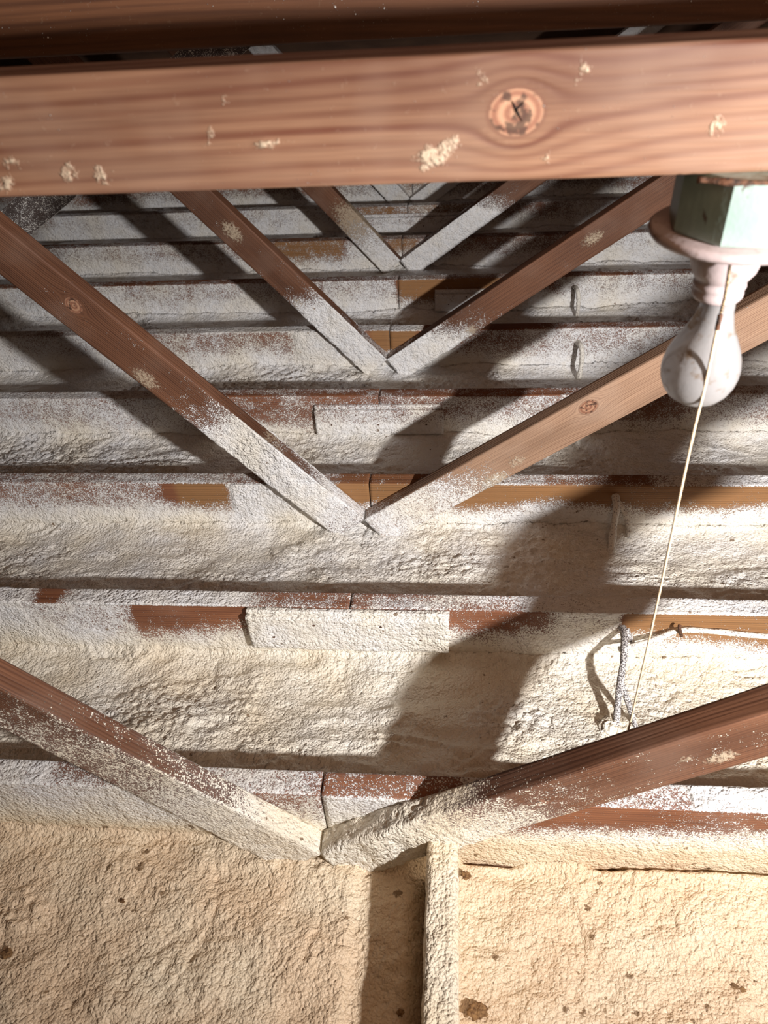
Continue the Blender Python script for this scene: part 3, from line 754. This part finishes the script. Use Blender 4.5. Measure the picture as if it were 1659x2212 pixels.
# bulb
zn = zr - .057
bp = [(.0128, .002), (.0130, -.004), (.0138, -.012), (.0160, -.020), (.0192, -.028), (.0232, -.036), (.0272, -.044), (.0302, -.052), (.0318, -.060), (.0320, -.067), (.0306, -.075), (.0272, -.083), (.0220, -.0895), (.0150, -.0940), (.0080, -.0962), (.0002, -.0968)]
VV, FF = lathe(bp, (0, 0, 0), 56)
rotm = Matrix.Rotation(math.radians(2.0), 4, 'Y') @ Matrix.Rotation(math.radians(-2), 4, 'X')
BC = Vector((FX-.001, FY, zn))
VV = [tuple(rotm @ Vector(v) + BC) for v in VV]
bulb = mesh_obj('light_bulb', VV, FF, M_BULB, fix)
V, Fc = lathe([(.0045, 0), (.005, -.012), (.0065, -.03), (.003, -.034), (.0002, -.034)], (BC[0], BC[1], BC[2]-.008), 16)
mesh_obj('filament_stem', V, Fc, M_STEM, bulb)
# bead chain, its connector and the string
def spheres(cs, r):
    V = []; Fc = []
    for c in cs:
        b0 = len(V)
        for i in range(7):
            ph = math.pi*i/6
            for k in range(8): V.append((c[0]+r*math.sin(ph)*math.cos(k*math.pi/4), c[1]+r*math.sin(ph)*math.sin(k*math.pi/4), c[2]+r*math.cos(ph)))
        Fc += [(b0+i*8+k, b0+(i+1)*8+k, b0+(i+1)*8+(k+1) % 8, b0+i*8+(k+1) % 8) for i in range(6) for k in range(8)]
    return V, Fc
cp = [onY(1577, 572, FY-.033), onY(1572, 605, FY-.034), onY(1566, 640, FY-.034), onY(1556, 680, FY-.034)]
cs = []
for a, b in zip(cp[:-1], cp[1:]):
    m = 7
    for k in range(m): cs.append(a + (b-a)*k/m)
ch = mesh_obj('pull_chain', *spheres(cs, .0014), M_BRASS, fix)
V, Fc = tube([tuple(onY(1556, 680, FY-.034)), tuple(onY(1549, 712, FY-.034))], .0019, 8, 3)
mesh_obj('chain_connector', V, Fc, M_RUST, ch)
s0 = onY(1549, 712, FY-.034); s1 = onY(1490, 970, FY-.028); s2 = onY(1362, 1557, .012)
d = s2 - s1
V, Fc = tube([tuple(s0), tuple(onY(1520, 845, FY-.033)), tuple(s1), tuple(s1 + d*.5 + np.array([.001, 0, 0])), tuple(s2), tuple(s2 + np.array([.004, .002, -.12]))], .0013, 8, 12, 2, .12)
mesh_obj('pull_string', V, Fc, M_STRING, fix)

# ------------------------------------------------------------------ crumbs lying on the foam
M_CRUMB = simple('brown_wood_crumb', lambda t, P: ({'Base Color': t.ramp(t.noise(P, 220, 3), [(.35, (.10, .045, .015)), (.65, (.30, .17, .07))]), 'Roughness': .9}, (t.noise(P, 400, 2), .001)))
CR = [(265, 1948, .0045, 'small dark crumb on the peach foam at lower left'),
      (18, 2062, .0095, 'brown crumb on the peach foam at the left edge near the bottom'),
      (1032, 2184, .0145, 'largest brown crumb, low on the foam right of the foam-covered block'),
      (1604, 2140, .005, 'small brown crumb on the foam near the lower right corner'),
      (865, 2190, .006, 'brown sliver in the shadow left of the foam-covered block'),
      (1006, 1893, .009, 'brown crumb tucked beside the top right of the foam-covered block'),
      (1204, 1186, .0085, 'dark brown crumb alone on the foam below the second truss'),
      (1176, 1185, .004, 'tiny brown crumb just left of a dark one, below the second truss')]
rs = random.Random(4)
for px, py, r, lb in CR:
    zz = -.15 if py > 1800 else -.137
    if py > 1800 and px > 990: zz = -.188
    if py > 1800 and 700 < px < 930: zz = -.162
    c = onZ(px, py, zz)
    V = []; Fc = []; A, B = 28, 12; sd = px
    for i in range(B+1):
        ph = math.pi*i/B
        for k in range(A):
            th = 2*math.pi*k/A; s = .45 + 1.1*float(fbm(np.array([math.cos(th)*2.2+sd]), np.array([math.sin(th)*2.2+math.cos(ph)]), 3, 4)[0])
            V.append((c[0]+r*s*math.sin(ph)*math.cos(th), c[1]+r*s*.8*math.sin(ph)*math.sin(th), zz + .003 + r*.22*s*math.cos(ph)))
    Fc = [(i*A+k, (i+1)*A+k, (i+1)*A+(k+1) % A, i*A+(k+1) % A) for i in range(B) for k in range(A)]
    tag(mesh_obj('wood_crumb', V, Fc, M_CRUMB), lb, 'debris')

# ------------------------------------------------------------------ roof deck and end of the attic
M_DECK = simple('roof_boards', lambda t, P: ({'Base Color': t.ramp(t.noise(t.scale(P, (1, 9, 3)), 4, 3), [(.3, (.10, .05, .03)), (.7, (.19, .10, .055))]), 'Roughness': .8}, (t.noise(P, 40, 2), .002)))
def slab(name, pts, th):
    V = [tuple(p) for p in pts] + [(p[0], p[1], p[2]+th) for p in pts]
    Fc = [(0, 1, 2, 3), (7, 6, 5, 4), (0, 4, 5, 1), (1, 5, 6, 2), (2, 6, 7, 3), (3, 7, 4, 0)]
    o = mesh_obj(name, V, Fc, M_DECK, smooth=False); o['kind'] = 'structure'; return o
slab('ceiling', [(-3.2, -2.2, .85), (-3.2, 5.0, .85), (.9, 5.0, 1.75), (.9, -2.2, 1.75)], .02)
slab('ceiling', [(.9, -2.2, 1.75), (.9, 5.0, 1.75), (3.6, 5.0, 1.15), (3.6, -2.2, 1.15)], .02)
V = [(-3.2, 5.0, -.25), (3.6, 5.0, -.25), (3.6, 5.0, 1.8), (-3.2, 5.0, 1.8)]
V += [(x, y+.03, z) for x, y, z in V]
o = mesh_obj('wall_far', V, [(0, 3, 2, 1), (4, 5, 6, 7), (0, 1, 5, 4), (1, 2, 6, 5), (2, 3, 7, 6), (3, 0, 4, 7)], M_DECK, smooth=False); o['kind'] = 'structure'
V = [(-3.2, -2.2, -.27), (3.6, -2.2, -.27), (3.6, 5.0, -.27), (-3.2, 5.0, -.27)]
V += [(x, y, z+.05) for x, y, z in V]
o = mesh_obj('floor', V, [(0, 3, 2, 1), (4, 5, 6, 7), (0, 1, 5, 4), (1, 2, 6, 5), (2, 3, 7, 6), (3, 0, 4, 7)], M_DECK, smooth=False); o['kind'] = 'structure'

for r in _roots:
    if '_m' in r: del r['_m']
